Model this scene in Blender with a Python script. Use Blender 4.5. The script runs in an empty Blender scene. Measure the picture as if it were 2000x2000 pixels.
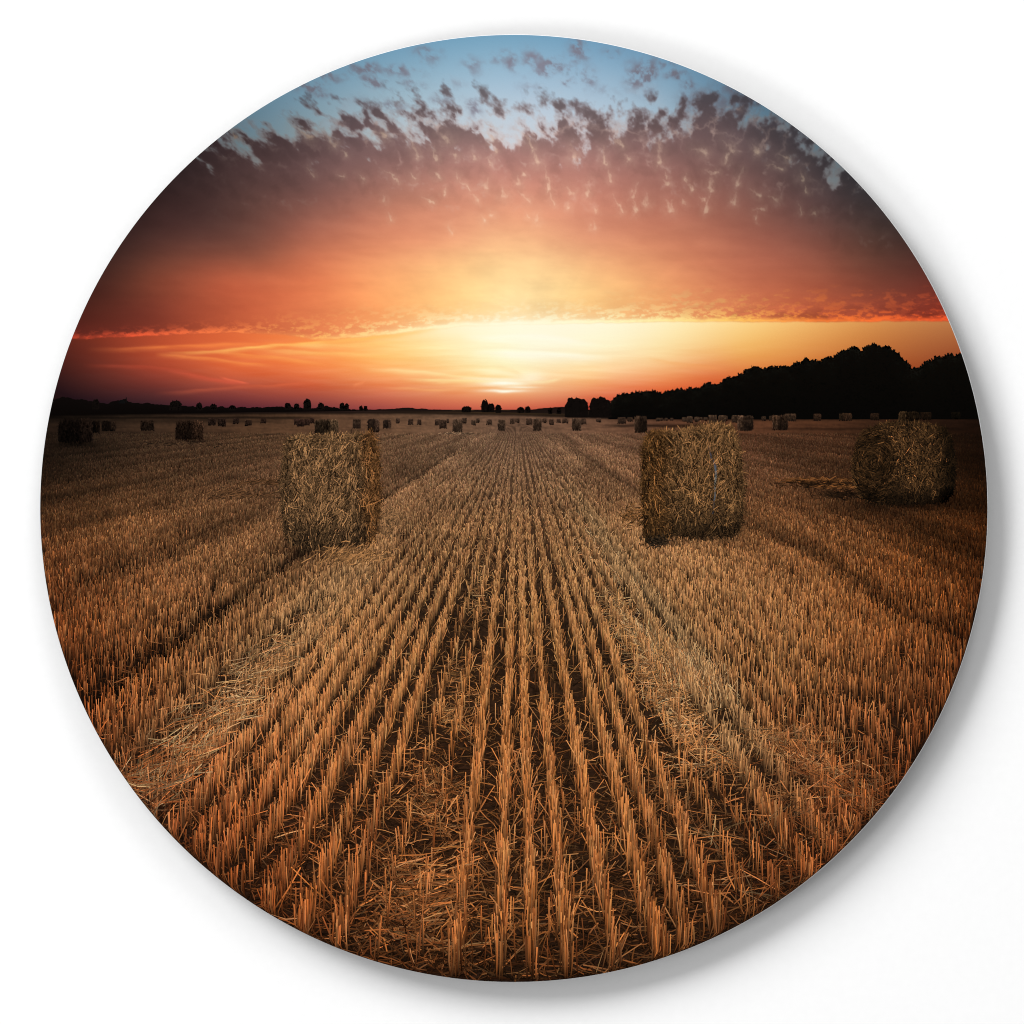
# A round wall print (a stubble field with straw bales at sunset) hung on a white wall.
# The print is flat in the photograph, so it is built flat: a thin disc standing a little off
# the wall, carrying layers of ink.  Every motif of the printed picture (sky, woodland, each
# bale, stubble) is its own sheet of inked strokes, a few hundredths of a millimetre above the
# one below.  The colours are the pigments of the print; light and the shadow on the wall come
# only from the lamps and the room's white surroundings.
import bpy, math
import numpy as np

rng = np.random.default_rng(11)
S = 0.0005                       # metres per picture unit (the picture is 2000 units wide)
CX, CY, R = 1003.5, 993.0, 925.5
E = 1.20                         # light falling on the print, pigments are scaled by it
HOR = 800.0; VPX = 1010.0        # horizon and vanishing point of the printed field
MM = 0.001

scene = bpy.context.scene

# ------------------------------------------------------------------ helpers
def lin(c):
    c = np.clip(np.asarray(c, float) / 255.0, 0, 1)
    return np.where(c <= 0.04045, c / 12.92, ((c + 0.055) / 1.055) ** 2.4)

def sstep(a, b, x):
    t = np.clip((x - a) / (b - a), 0, 1)
    return t * t * (3 - 2 * t)

def hsh(ix, iy, seed):
    h = (ix.astype(np.int64) * 374761393 + iy.astype(np.int64) * 668265263 + seed * 974634777) & 0xFFFFFFFF
    h = ((h ^ (h >> 13)) * 1274126177) & 0xFFFFFFFF
    h = (h ^ (h >> 16)) & 0xFFFFFF
    return h / float(0xFFFFFF)

def vnoise(x, y, seed=0):
    ix = np.floor(x); iy = np.floor(y)
    fx = x - ix; fy = y - iy
    fx = fx * fx * fx * (fx * (fx * 6 - 15) + 10); fy = fy * fy * fy * (fy * (fy * 6 - 15) + 10)
    a = hsh(ix, iy, seed); b = hsh(ix + 1, iy, seed); c = hsh(ix, iy + 1, seed); d = hsh(ix + 1, iy + 1, seed)
    return (a * (1 - fx) + b * fx) * (1 - fy) + (c * (1 - fx) + d * fx) * fy

def fbm(x, y, seed=0, octv=4, gain=0.5):
    s = 0; a = 1; t = 0
    for o in range(octv):
        s = s + a * vnoise(x * 2 ** o + 17.3 * o, y * 2 ** o - 9.1 * o, seed + o); t += a; a *= gain
    return s / t                                       # about 0..1, mean 0.5

def worley(x, y, seed=0, jit=0.85):
    """distances to the three nearest of a jittered lattice of cells"""
    ix = np.floor(x); iy = np.floor(y); ds = []
    for i in (-1, 0, 1):
        for j in (-1, 0, 1):
            cx = ix + i; cy = iy + j
            px = cx + 0.5 + jit * (hsh(cx, cy, seed) - 0.5); py = cy + 0.5 + jit * (hsh(cx, cy, seed + 77) - 0.5)
            ds.append(np.hypot(x - px, y - py))
    d = np.sort(np.stack(ds), 0)
    return d[0], d[1], d[2]

class Field:
    """smooth colour field through samples (x, y, r, g, b): a thin plate spline"""
    def __init__(self, pts, ax=0.6):
        p = np.array(pts, float); self.ax = ax
        self.p = np.stack([p[:, 0] * ax, p[:, 1]], 1) / 300.0
        n = len(p)
        K = self.k(self.p, self.p) + np.eye(n) * 0.02
        P = np.c_[np.ones(n), self.p]
        A = np.block([[K, P], [P.T, np.zeros((3, 3))]])
        self.w = np.linalg.solve(A, np.r_[p[:, 2:5], np.zeros((3, 3))])
        self.lo = p[:, 2:5].min(0); self.hi = p[:, 2:5].max(0)
    @staticmethod
    def k(a, b):
        d2 = ((a[:, None, :] - b[None, :, :]) ** 2).sum(-1) + 1e-9
        return 0.5 * d2 * np.log(d2)
    def __call__(self, x, y):
        sh = np.shape(x)
        q = np.stack([np.ravel(x) * self.ax, np.ravel(y)], 1) / 300.0
        out = np.empty((len(q), 3))
        for i in range(0, len(q), 60000):
            qq = q[i:i + 60000]
            out[i:i + 60000] = self.k(qq, self.p) @ self.w[:-3] + np.c_[np.ones(len(qq)), qq] @ self.w[-3:]
        return np.clip(out, self.lo * 0.85, np.minimum(self.hi * 1.05, 255)).reshape(sh + (3,))

def clamp_disc(x, y, r=R - 0.6):
    dx = x - CX; dy = y - CY; d = np.hypot(dx, dy)
    f = np.where(d > r, r / np.maximum(d, 1e-6), 1.0)
    return CX + dx * f, CY + dy * f

# ------------------------------------------------------------------ materials
def ink_material(name, grain=0.05, rough=0.62):
    m = bpy.data.materials.new(name); m.use_nodes = True
    nt = m.node_tree; b = nt.nodes['Principled BSDF']
    at = nt.nodes.new('ShaderNodeAttribute'); at.attribute_name = 'ink'
    tc = nt.nodes.new('ShaderNodeTexCoord')
    nz = nt.nodes.new('ShaderNodeTexNoise'); nz.inputs['Scale'].default_value = 900; nz.inputs['Detail'].default_value = 1
    mr = nt.nodes.new('ShaderNodeMapRange')
    mr.inputs['From Min'].default_value = 0.25; mr.inputs['From Max'].default_value = 0.75
    mr.inputs['To Min'].default_value = 1 - grain; mr.inputs['To Max'].default_value = 1 + grain
    mx = nt.nodes.new('ShaderNodeVectorMath'); mx.operation = 'SCALE'
    nt.links.new(tc.outputs['Object'], nz.inputs['Vector'])
    nt.links.new(nz.outputs['Fac'], mr.inputs['Value'])
    nt.links.new(at.outputs['Color'], mx.inputs[0]); nt.links.new(mr.outputs['Result'], mx.inputs['Scale'])
    nt.links.new(mx.outputs['Vector'], b.inputs['Base Color'])
    b.inputs['Roughness'].default_value = rough
    b.inputs['Specular IOR Level'].default_value = 0.0
    return m

def plain_material(name, col, rough=0.6, metal=0.0, spec=0.3, bump=0.0, scale=200):
    m = bpy.data.materials.new(name); m.use_nodes = True
    nt = m.node_tree; b = nt.nodes['Principled BSDF']
    tc = nt.nodes.new('ShaderNodeTexCoord')
    nz = nt.nodes.new('ShaderNodeTexNoise'); nz.inputs['Scale'].default_value = scale; nz.inputs['Detail'].default_value = 3
    nt.links.new(tc.outputs['Object'], nz.inputs['Vector'])
    rp = nt.nodes.new('ShaderNodeValToRGB')
    rp.color_ramp.elements[0].position = 0.3; rp.color_ramp.elements[1].position = 0.7
    c = np.array(col)
    rp.color_ramp.elements[0].color = (*(c * 0.985), 1); rp.color_ramp.elements[1].color = (*c, 1)
    nt.links.new(nz.outputs['Fac'], rp.inputs['Fac']); nt.links.new(rp.outputs['Color'], b.inputs['Base Color'])
    if bump:
        bp = nt.nodes.new('ShaderNodeBump'); bp.inputs['Strength'].default_value = bump; bp.inputs['Distance'].default_value = 0.0004
        nt.links.new(nz.outputs['Fac'], bp.inputs['Height']); nt.links.new(bp.outputs['Normal'], b.inputs['Normal'])
    b.inputs['Roughness'].default_value = rough; b.inputs['Metallic'].default_value = metal
    b.inputs['Specular IOR Level'].default_value = spec
    return m

INK_SMOOTH = ink_material('smooth_printed_ink', 0.02)
INK = ink_material('printed_ink', 0.06)
WALL = plain_material('white_wall_paint', (0.86, 0.86, 0.86), 0.8, spec=0.1, bump=0.05, scale=120)
WHITE_EDGE = plain_material('white_coated_edge', (0.82, 0.82, 0.82), 0.35, spec=0.5)
DARK = plain_material('black_painted_wood', (0.03, 0.03, 0.03), 0.6, spec=0.2)

# ------------------------------------------------------------------ mesh makers
def mesh_object(name, V, F, C, mat, parent, label=None, kind=None):
    """V: n x (x, y in picture units, height in mm); F: list of index arrays of equal width"""
    me = bpy.data.meshes.new(name)
    V = np.asarray(V, float)
    co = np.empty((len(V), 3), np.float32)
    co[:, 0] = (V[:, 0] - 1000) * S; co[:, 2] = (1000 - V[:, 1]) * S; co[:, 1] = -V[:, 2] * MM
    me.vertices.add(len(V)); me.vertices.foreach_set('co', co.ravel())
    tot = np.concatenate([np.full(len(f), f.shape[1], np.int32) for f in F])
    idx = np.concatenate([f.ravel() for f in F]).astype(np.int32)
    st = np.concatenate([[0], np.cumsum(tot)[:-1]]).astype(np.int32)
    me.loops.add(len(idx)); me.loops.foreach_set('vertex_index', idx)
    me.polygons.add(len(tot)); me.polygons.foreach_set('loop_start', st); me.polygons.foreach_set('loop_total', tot)
    me.update(calc_edges=True)
    if C is not None:
        at = me.color_attributes.new('ink', 'FLOAT_COLOR', 'POINT')
        rgba = np.ones((len(V), 4), np.float32); rgba[:, :3] = lin(C) / E
        at.data.foreach_set('color', rgba.ravel())
    me.materials.append(mat)
    o = bpy.data.objects.new(name, me); scene.collection.objects.link(o)
    if parent: o.parent = parent
    if label: o['label'] = label
    if kind: o['kind'] = kind
    return o

class Sheet:
    """collects the inked strokes and patches of one printed motif"""
    def __init__(self): self.V = []; self.C = []; self.F4 = []; self.Fn = []; self.n = 0
    def add(self, V, C, faces):
        self.V.append(V); self.C.append(C)
        for f in faces: (self.F4 if f.shape[1] == 4 else self.Fn).append(f + self.n)
        self.n += len(V)
    def strokes(self, x0, y0, x1, y1, w, c0, c1, z, bend=0.0, taper=0.6, cm=None):
        """n tapered strokes from (x0,y0) to (x1,y1), colours c0 -> c1 (n x 3, 0..255)"""
        n = len(x0)
        if n == 0: return
        w = np.broadcast_to(w, (n,)); z = np.broadcast_to(z, (n,)); bend = np.broadcast_to(bend, (n,))
        dx = x1 - x0; dy = y1 - y0; L = np.hypot(dx, dy) + 1e-6
        nx = -dy / L; ny = dx / L
        mx = (x0 + x1) / 2 + nx * bend * L; my = (y0 + y1) / 2 + ny * bend * L
        h = w / 2
        xs = np.stack([x0 - nx * h, x0 + nx * h, mx - nx * h, mx + nx * h, x1 - nx * h * taper, x1 + nx * h * taper], 1)
        ys = np.stack([y0 - ny * h, y0 + ny * h, my - ny * h, my + ny * h, y1 - ny * h * taper, y1 + ny * h * taper], 1)
        if cm is None: cm = 0.5 * (c0 + c1)
        # a rounded stalk: one side of the stroke printed a little darker
        cs = np.stack([c0 * 0.88, c0, cm * 0.86, cm * 1.06, c1 * 0.9, c1 * 1.05], 1)
        cs = cs * np.minimum(1, 238 / np.maximum(cs.max(2, keepdims=True), 1))      # keep the hue of bright straws
        keep = np.hypot(mx - CX, my - CY) < R - 1
        xs, ys, cs, z = xs[keep], ys[keep], cs[keep], z[keep]
        n = len(xs)
        if n == 0: return
        xs, ys = clamp_disc(xs, ys)
        V = np.stack([xs, ys, np.repeat(z[:, None], 6, 1)], 2).reshape(-1, 3)
        b = np.arange(n)[:, None] * 6
        F = np.concatenate([b + np.array([[0, 2, 3, 1]]), b + np.array([[2, 4, 5, 3]])])
        self.add(V, np.clip(cs, 0, 255).reshape(-1, 3), [F])
    def patch(self, px, py, z, col):
        """a filled outline, fanned about its centre so that colour may vary over it"""
        px, py = clamp_disc(np.asarray(px, float), np.asarray(py, float))
        n = len(px)
        V = np.c_[np.r_[px, px.mean()], np.r_[py, py.mean()], np.full(n + 1, z)]
        C = np.broadcast_to(np.asarray(col, float), (n + 1, 3)) if np.ndim(col) == 1 else col
        i = np.arange(n)
        self.add(V, C, [np.stack([i, (i + 1) % n, np.full(n, n)], 1)])
    def build(self, name, mat, parent, label=None, kind=None):
        F = []
        if self.F4: F.append(np.concatenate(self.F4))
        if self.Fn: F.append(np.concatenate(self.Fn))
        return mesh_object(name, np.concatenate(self.V), F, np.concatenate(self.C), mat, parent, label, kind)

def grid(x0, x1, y0, y1, step, edge=None):
    nx = int((x1 - x0) / step) + 1; ny = int((y1 - y0) / step) + 1
    X, Y = np.meshgrid(np.linspace(x0, x1, nx), np.linspace(y0, y1, ny))
    ins = np.hypot(X - CX, Y - CY) < R - 0.6
    cell = ins[:-1, :-1] | ins[1:, :-1] | ins[:-1, 1:] | ins[1:, 1:]
    j, i = np.nonzero(cell)
    a = j * nx + i
    F = np.stack([a, a + nx, a + nx + 1, a + 1], 1)
    used = np.zeros(nx * ny, bool); used[F.ravel()] = True
    remap = np.cumsum(used) - 1
    X, Y = X.ravel()[used], Y.ravel()[used]
    X, Y = clamp_disc(X, Y)
    return X, Y, remap[F]

def inside(px, py, x, y):
    c = np.zeros(len(x), bool); n = len(px)
    for i in range(n):
        j = (i - 1) % n
        hit = ((py[i] > y) != (py[j] > y)) & (x < (px[j] - px[i]) * (y - py[i]) / (py[j] - py[i] + 1e-12) + px[i])
        c ^= hit
    return c

def zof(s):                        # height of the ink above the panel in mm: nearer things print later
    return 0.10 + 0.30 * np.sqrt(np.clip(s, 0, 1200) / 1200.0)

# ------------------------------------------------------------------ the thing and its panel
art = bpy.data.objects.new('round_wall_print', None); scene.collection.objects.link(art)
art.location = (0, 0, 1.5)
art['label'] = 'round unframed print of a stubble field with straw bales at sunset on white wall'
art['category'] = 'wall art'

def disc_solid(name, cx, cy, r, front, back, bevel, mat, n=360):
    a = np.linspace(0, 2 * math.pi, n, endpoint=False)
    rings = [(r - bevel, front), (r - bevel * 0.35, front - bevel * S / MM * 0.25), (r, front - bevel * S / MM), (r, back)]
    V = [np.c_[cx + q * np.cos(a), cy + q * np.sin(a), np.full(n, z)] for q, z in rings]
    V = np.concatenate(V + [np.array([[cx, cy, front]]), np.array([[cx, cy, back]])])
    i = np.arange(n); k = (i + 1) % n
    Q = np.concatenate([np.stack([m * n + i, m * n + k, (m + 1) * n + k, (m + 1) * n + i], 1) for m in range(3)])
    T = np.concatenate([np.stack([i, k, np.full(n, 4 * n)], 1), np.stack([3 * n + k, 3 * n + i, np.full(n, 4 * n + 1)], 1)])
    return mesh_object(name, V, [Q, T], None, mat, art)

STAND = 25.0                        # mm between the panel's face and the wall
disc_solid('panel', CX + 0.9, CY - 0.3, R, -0.02, -4.0, 1.2, WHITE_EDGE)
# hanging frame glued to the back, which holds the panel off the wall
def tube_ring(name, r0, r1, front, back, mat, n=96):
    a = np.linspace(0, 2 * math.pi, n, endpoint=False)
    V = np.concatenate([np.c_[CX + q * np.cos(a), CY + q * np.sin(a), np.full(n, z)] for q, z in
                        ((r0, front), (r1, front), (r1, back), (r0, back))])
    i = np.arange(n); k = (i + 1) % n
    Q = np.concatenate([np.stack([m * n + i, m * n + k, ((m + 1) % 4) * n + k, ((m + 1) % 4) * n + i], 1) for m in range(4)])
    return mesh_object(name, V, [Q], None, mat, art)
tube_ring('hanging_frame', 480, 540, -4.22, -STAND + 0.01, DARK)
disc_solid('bounce_stop_disc', CX, CY, R - 3, -4.01, -4.21, 0.1, DARK)  # unseen black disc, added so the white back bounces no light onto the wall

# ------------------------------------------------------------------ printed sky
blue = Field([(1000, 75, 120, 163, 190), (1000, 120, 144, 179, 201), (1000, 170, 165, 191, 211), (1000, 220, 188, 202, 214),
              (1000, 300, 205, 208, 214), (800, 120, 128, 165, 188), (800, 190, 158, 184, 198), (600, 190, 118, 147, 164), (600, 240, 128, 150, 160),
              (480, 245, 98, 124, 138), (440, 300, 100, 115, 120), (1300, 110, 110, 150, 178), (1300, 200, 150, 176, 194), (1300, 260, 172, 186, 198),
              (1450, 190, 92, 124, 146), (1480, 240, 100, 126, 142), (1600, 330, 110, 120, 126), (800, 260, 185, 195, 202), (1200, 90, 114, 155, 184)])
deck = Field([(430, 270, 62, 48, 50), (300, 400, 52, 34, 32), (400, 420, 72, 48, 45), (560, 270, 84, 66, 67), (600, 290, 98, 75, 75), (600, 360, 110, 78, 74),
              (700, 260, 118, 94, 95), (700, 300, 126, 96, 94), (800, 250, 128, 104, 104), (800, 330, 152, 110, 102), (1000, 250, 150, 124, 122), (1000, 330, 190, 132, 120),
              (1200, 250, 130, 106, 106), (1200, 300, 158, 116, 110), (1400, 230, 104, 87, 90), (1400, 300, 116, 89, 87), (1550, 320, 86, 71, 72), (1600, 400, 90, 67, 65), (1700, 470, 84, 58, 50),
              (250, 500, 72, 44, 38), (400, 480, 106, 64, 54), (600, 450, 163, 98, 80), (800, 420, 210, 138, 108), (1000, 410, 232, 160, 126), (1000, 470, 245, 183, 134), (900, 470, 239, 168, 126), (1150, 470, 228, 154, 118), (800, 470, 226, 144, 108),
              (1200, 420, 204, 132, 107), (1400, 430, 164, 102, 84), (1600, 480, 133, 80, 67), (1750, 540, 106, 58, 47), (330, 430, 66, 42, 40), (500, 400, 98, 66, 59), (500, 500, 134, 79, 62), (600, 500, 194, 110, 80),
              (200, 560, 72, 38, 31), (300, 550, 128, 66, 48), (450, 550, 196, 96, 65), (600, 550, 224, 122, 80), (750, 530, 248, 168, 112),
              (900, 520, 253, 200, 136), (1000, 520, 254, 212, 150), (1150, 520, 250, 190, 132), (1300, 530, 234, 154, 108), (1450, 550, 200, 115, 84),
              (1600, 560, 168, 88, 64), (1750, 580, 126, 61, 48), (165, 620, 78, 34, 26), (300, 610, 116, 52, 40), (450, 605, 178, 85, 57),
              (600, 608, 222, 121, 78), (750, 600, 250, 165, 102), (900, 595, 254, 205, 135), (1000, 595, 255, 222, 165), (1150, 590, 253, 205, 135),
              (1300, 600, 240, 165, 105), (1450, 605, 214, 122, 80), (1600, 605, 188, 92, 62), (1800, 610, 146, 58, 42),
              (160, 655, 100, 40, 32), (450, 640, 190, 88, 56), (900, 622, 254, 206, 138), (1150, 618, 249, 190, 124), (1300, 618, 238, 160, 102), (1600, 622, 188, 86, 56), (1840, 622, 150, 54, 38)])
glow = Field([(1100, 645, 255, 243, 212), (1250, 645, 254, 236, 194), (1400, 645, 252, 214, 148), (1550, 645, 240, 180, 104), (1700, 650, 208, 134, 70),
              (1800, 660, 182, 108, 60), (900, 655, 255, 238, 190), (800, 660, 254, 214, 142), (700, 665, 253, 176, 96), (600, 665, 242, 134, 74), (450, 665, 214, 98, 56),
              (300, 668, 172, 70, 44), (170, 672, 104, 42, 30), (150, 700, 90, 38, 30), (300, 690, 178, 78, 48), (450, 700, 226, 114, 62), (600, 700, 246, 148, 78),
              (750, 700, 255, 198, 118), (900, 700, 255, 230, 170), (1050, 690, 255, 243, 212), (1200, 690, 254, 237, 194), (1300, 690, 252, 222, 160),
              (1450, 685, 241, 180, 96), (1550, 700, 222, 140, 72), (1800, 695, 165, 90, 50), (125, 740, 54, 26, 25), (300, 722, 160, 66, 48), (200, 720, 106, 46, 36), (300, 745, 124, 52, 42), (450, 725, 218, 98, 60), (450, 745, 192, 83, 56),
              (600, 735, 230, 110, 66), (750, 740, 248, 154, 92), (900, 740, 254, 200, 130), (1000, 742, 255, 235, 180), (1150, 740, 253, 202, 132), (1300, 740, 238, 142, 82),
              (1400, 732, 222, 116, 70), (130, 768, 40, 21, 23), (300, 766, 84, 41, 41), (450, 766, 128, 60, 54), (600, 766, 184, 84, 66),
              (750, 766, 224, 114, 80), (900, 766, 241, 148, 94), (1000, 766, 250, 172, 104), (1150, 766, 234, 124, 78), (1220, 772, 222, 104, 72),
              (300, 792, 56, 33, 37), (600, 792, 112, 58, 57), (750, 792, 162, 82, 71), (900, 792, 200, 102, 80), (1000, 792, 206, 102, 80), (1150, 790, 190, 84, 66)])

X, Y, F = grid(CX - R, CX + R, CY - R, 824, 1.6)
def knots(x, k): k = np.array(k, float); return np.interp(x, k[:, 0], k[:, 1])
wx = X + 10 * (fbm(X / 30, Y / 30, 3) - 0.5); wy = Y + 10 * (fbm(X / 30, Y / 30, 8) - 0.5)
edge = knots(X, [(100, 664), (300, 655), (450, 649), (540, 652), (620, 664), (700, 658), (800, 647), (900, 637), (1000, 634), (1150, 631), (1300, 628), (1900, 627)])
edge = edge + 4.0 * (fbm(X / 24, Y * 0, 5, 4, .6) - 0.5)
lean = knots(X, [(400, .95), (700, .65), (1000, .35), (1250, 0.0), (1550, -.25)])
Xs = X - (Y - 260) * lean
ytop = knots(X, [(400, 262), (560, 236), (700, 226), (780, 214), (880, 226), (960, 222), (1040, 238), (1100, 224), (1200, 230), (1290, 216), (1370, 196), (1440, 190), (1520, 225), (1650, 330)])
n1 = fbm(Xs / 32 + 0.6 * fbm(X / 25, Y / 25, 61), Y / 40, 23, 5, 0.55)
n2 = fbm(Xs / 19, Y / 24, 33, 4, 0.55)
wq = 17 * (fbm(X / 24, Y / 24, 51, 4, .6) - 0.5); wr = 19 * (fbm(X / 22, Y / 22, 55, 4, .6) - 0.5)
f1, f2, f3 = worley((Xs + wq * 2.6 + 14 * (fbm(X / 70, Y / 70, 57) - .5)) / 50, (Y + wr * 2.4) / 52, 9, 0.98)
border = np.exp(-((f2 - f1) / 0.15) ** 2); knot = np.exp(-((f3 - f1) / 0.19) ** 2)
den = (Y - ytop + 2) / 56 + 3.0 * (n1 - 0.5) + 2.2 * (n2 - 0.5) + 0.9 * (0.47 - f1)
a_deck = sstep(-0.50, 0.72, den)
B = blue(X, Y); D = deck(X, Y); G = glow(X, Y)
# veil: pale rim where the deck thins
rim = np.exp(-((den - 0.0) / 0.5) ** 2) * sstep(190, 250, Y)
shade = 1 - 0.16 * sstep(0.2, 0.9, den) * np.exp(-((Y - ytop) / 60) ** 2)
D = D * (shade * (1 + 0.10 * (fbm(X / 60, Y / 30, 40) - 0.5) * (1 - 0.7 * sstep(380, 460, Y))))[:, None]
sky = B * (1 - a_deck)[:, None] + D * a_deck[:, None]
pale = np.clip(B * 0.55 + np.array([225, 212, 208]) * 0.5, 0, 255) * (0.72 + 0.28 * np.exp(-((X - 1030) / 330) ** 2))[:, None]
sky += (pale - sky) * (0.55 * rim)[:, None] * sstep(-.8, 0.2, den)[:, None]
# thin places inside the deck
patch1 = sstep(.44, .66, fbm(X / 60, Y / 40, 71, 4, 0.55)); patch2 = sstep(.40, .66, fbm(X / 40, Y / 30, 75, 4, 0.6))
gap = (0.50 * border * patch1 * (1 - sstep(ytop + 35, ytop + 120, Y)) + 0.62 * knot * patch2 * (1 - sstep(ytop + 130, ytop + 225, Y))) * sstep(ytop - 5, ytop + 25, Y)
gap = np.clip(gap, 0, 1) * (0.45 + 1.1 * fbm(X / 8, Y / 10, 79, 3)) * knots(X, [(380, .25), (600, .6), (800, .9), (1450, .95), (1650, .6)])
hi = np.clip(D * 0.45 + np.array([205, 176, 162]) * 0.62, 0, 255) * knots(X, [(400, .62), (800, .95), (1150, 1.02), (1400, .9), (1650, .7)])[:, None]
sky *= (1 - 0.05 * sstep(.45, .1, f1) * sstep(ytop, ytop + 40, Y) * (1 - sstep(ytop + 120, ytop + 220, Y)))[:, None]
sky += (hi - sky) * np.clip(0.85 * gap, 0, 1)[:, None]
# bright openings seen one by one: (x0, y0, x1, y1, width)
opens = [(450, 252, 459, 268, 5), (568, 246, 610, 268, 7), (634, 260, 655, 284, 7), (668, 292, 678, 304, 4), (730, 258, 754, 266, 6), (801, 270, 814, 305, 6),
         (858, 256, 875, 272, 9), (843, 284, 854, 311, 6), (884, 300, 893, 307, 5), (922, 300, 927, 307, 5), (947, 310, 955, 318, 6), (956, 258, 962, 274, 8),
         (957, 284, 967, 293, 6), (596, 324, 616, 344, 4), (656, 340, 668, 345, 5), (700, 340, 712, 351, 4), (800, 336, 809, 350, 5), (750, 332, 776, 352, 4),
         (849, 337, 856, 343, 6), (886, 337, 893, 348, 5), (893, 345, 919, 368, 4), (955, 346, 949, 368, 7), (979, 366, 984, 382, 9), (748, 376, 752, 392, 5),
         (761, 417, 764, 428, 5), (825, 384, 843, 395, 5), (871, 362, 867, 378, 4), (916, 377, 931, 393, 5), (938, 424, 947, 433, 5), (960, 413, 964, 420, 5), (876, 438, 884, 452, 4),
         (1019, 258, 1040, 290, 7), (1038, 286, 1051, 318, 9), (1062, 322, 1072, 372, 5), (1070, 368, 1081, 396, 5), (1012, 344, 1015, 356, 8), (1021, 333, 1025, 340, 5),
         (1012, 374, 1035, 393, 5), (1052, 412, 1049, 430, 7), (1027, 415, 1030, 423, 4), (1117, 282, 1119, 306, 9), (1104, 366, 1119, 378, 7), (1152, 352, 1148, 382, 8),
         (1110, 392, 1110, 406, 5), (1157, 430, 1160, 444, 6), (1162, 400, 1164, 412, 4), (1177, 280, 1180, 320, 6), (1192, 262, 1214, 285, 7), (1189, 330, 1194, 350, 6),
         (1197, 380, 1215, 413, 5), (1247, 355, 1232, 388, 5), (1232, 384, 1240, 412, 6), (1264, 378, 1263, 400, 8), (1218, 304, 1228, 312, 7), (1289, 270, 1286, 316, 8),
         (1293, 350, 1302, 360, 6), (1300, 388, 1309, 411, 8), (1312, 388, 1309, 411, 6), (1330, 386, 1338, 396, 6), (1344, 338, 1342, 352, 5), (1342, 356, 1354, 370, 7), (1390, 332, 1388, 372, 7), (1376, 334, 1398, 338, 6),
         (1389, 368, 1380, 414, 6), (1368, 384, 1376, 390, 6), (1450, 326, 1438, 360, 6), (1440, 360, 1432, 396, 7), (1350, 288, 1376, 298, 8), (1436, 284, 1418, 312, 7), (1466, 368, 1482, 384, 7),
         (1470, 412, 1490, 408, 5), (1478, 414, 1478, 430, 4), (1500, 380, 1516, 390, 6), (1564, 336, 1566, 350, 7), (1571, 360, 1574, 374, 5), (1560, 396, 1564, 416, 4), (1578, 420, 1590, 416, 5), (1522, 300, 1536, 310, 7),
         (1300, 330, 1304, 346, 4), (1410, 270, 1430, 292, 7), (1470, 282, 1480, 300, 6), (1500, 320, 1530, 330, 5)]
wxa = X + 13 * (fbm(X / 8, Y / 12, 90, 4, .6) - 0.5) + 7 * (fbm(X / 28, Y / 28, 91, 2) - 0.5)
wya = Y + 14 * (fbm(X / 10, Y / 10, 95, 4, .6) - 0.5)
acc = np.zeros(len(X))
for (ax, ay, bx, by, w) in opens:
    ax = bx + (ax - bx) * 0.75; ay = by + (ay - by) * 0.75
    m = (np.abs(X - (ax + bx) / 2) < 60) & (np.abs(Y - (ay + by) / 2) < 70)
    px, py = wxa[m], wya[m]
    dx, dy = bx - ax, by - ay; L2 = dx * dx + dy * dy + 1e-6
    t = np.clip(((px - ax) * dx + (py - ay) * dy) / L2, -0.25, 1)
    d = np.hypot(px - ax - t * dx, py - ay - t * dy)
    core = np.exp(-(d / (w * 0.74 * (0.5 + 0.5 * np.clip(t, 0, 1)))) ** 2) * (0.35 + 0.65 * np.clip(t, 0, 1))
    halo = 0.34 * np.exp(-(d / (w * 1.9)) ** 2) * (0.4 + 0.6 * np.clip(t, 0, 1))
    acc[m] = np.maximum(acc[m], np.maximum(core, halo))
acc *= 0.55 + 0.9 * fbm(X / 7, Y / 10, 97, 3)
bright = np.clip(D * 0.45 + np.array([222, 196, 168]) * 0.62, 0, 255) * knots(X, [(400, .68), (800, .98), (1100, 1.03), (1400, .95), (1650, .72)])[:, None]
sky += (bright - sky) * np.clip(acc * 0.82, 0, 1)[:, None]
# small clouds adrift in the blue: (x, y, rx, ry, strength)
wisps = [(835, 108, 22, 15, .5), (715, 135, 34, 10, .6), (728, 160, 22, 12, .8), (780, 140, 36, 12, .55), (810, 165, 22, 8, .5), (605, 168, 26, 9, .75), (640, 152, 30, 8, .5), (625, 182, 20, 7, .4),
         (925, 128, 18, 14, .45), (965, 112, 10, 10, .35), (995, 122, 14, 16, .55), (1035, 112, 16, 18, .55), (1075, 128, 34, 15, .95), (1060, 142, 26, 8, .6), (1130, 98, 17, 22, .7), (1150, 152, 13, 22, .5),
         (1195, 106, 14, 12, .6), (1245, 150, 18, 26, .75), (1262, 145, 16, 30, .8), (1262, 118, 10, 10, .5), (1320, 147, 18, 9, .7), (1345, 165, 13, 10, .6), (1300, 125, 20, 7, .4), (1110, 162, 12, 6, .5),
         (1035, 170, 20, 10, .25), (865, 197, 20, 11, .5), (925, 210, 14, 16, .55), (765, 205, 30, 12, .5), (700, 195, 26, 8, .3), (1180, 180, 30, 8, .2), (890, 165, 20, 8, .2), (1365, 195, 30, 18, .6), (1410, 205, 20, 22, .5), (1440, 172, 30, 14, .7), (1400, 178, 18, 12, .4), (1470, 190, 26, 12, .7)]
wa = np.zeros(len(X))
wn = fbm(Xs / 13, Y / 15, 120, 5, 0.6)
ux = X + 22 * (fbm(X / 16, Y / 16, 130, 3) - 0.5); uy = Y + 22 * (fbm(X / 16, Y / 16, 140, 3) - 0.5)
for (cx, cy, rx, ry, st) in wisps:
    g = np.exp(-((ux - cx - (uy - cy) * lean * 0.7) / rx) ** 2 - ((uy - cy) / ry) ** 2)
    wa = np.maximum(wa, st * g)
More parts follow.
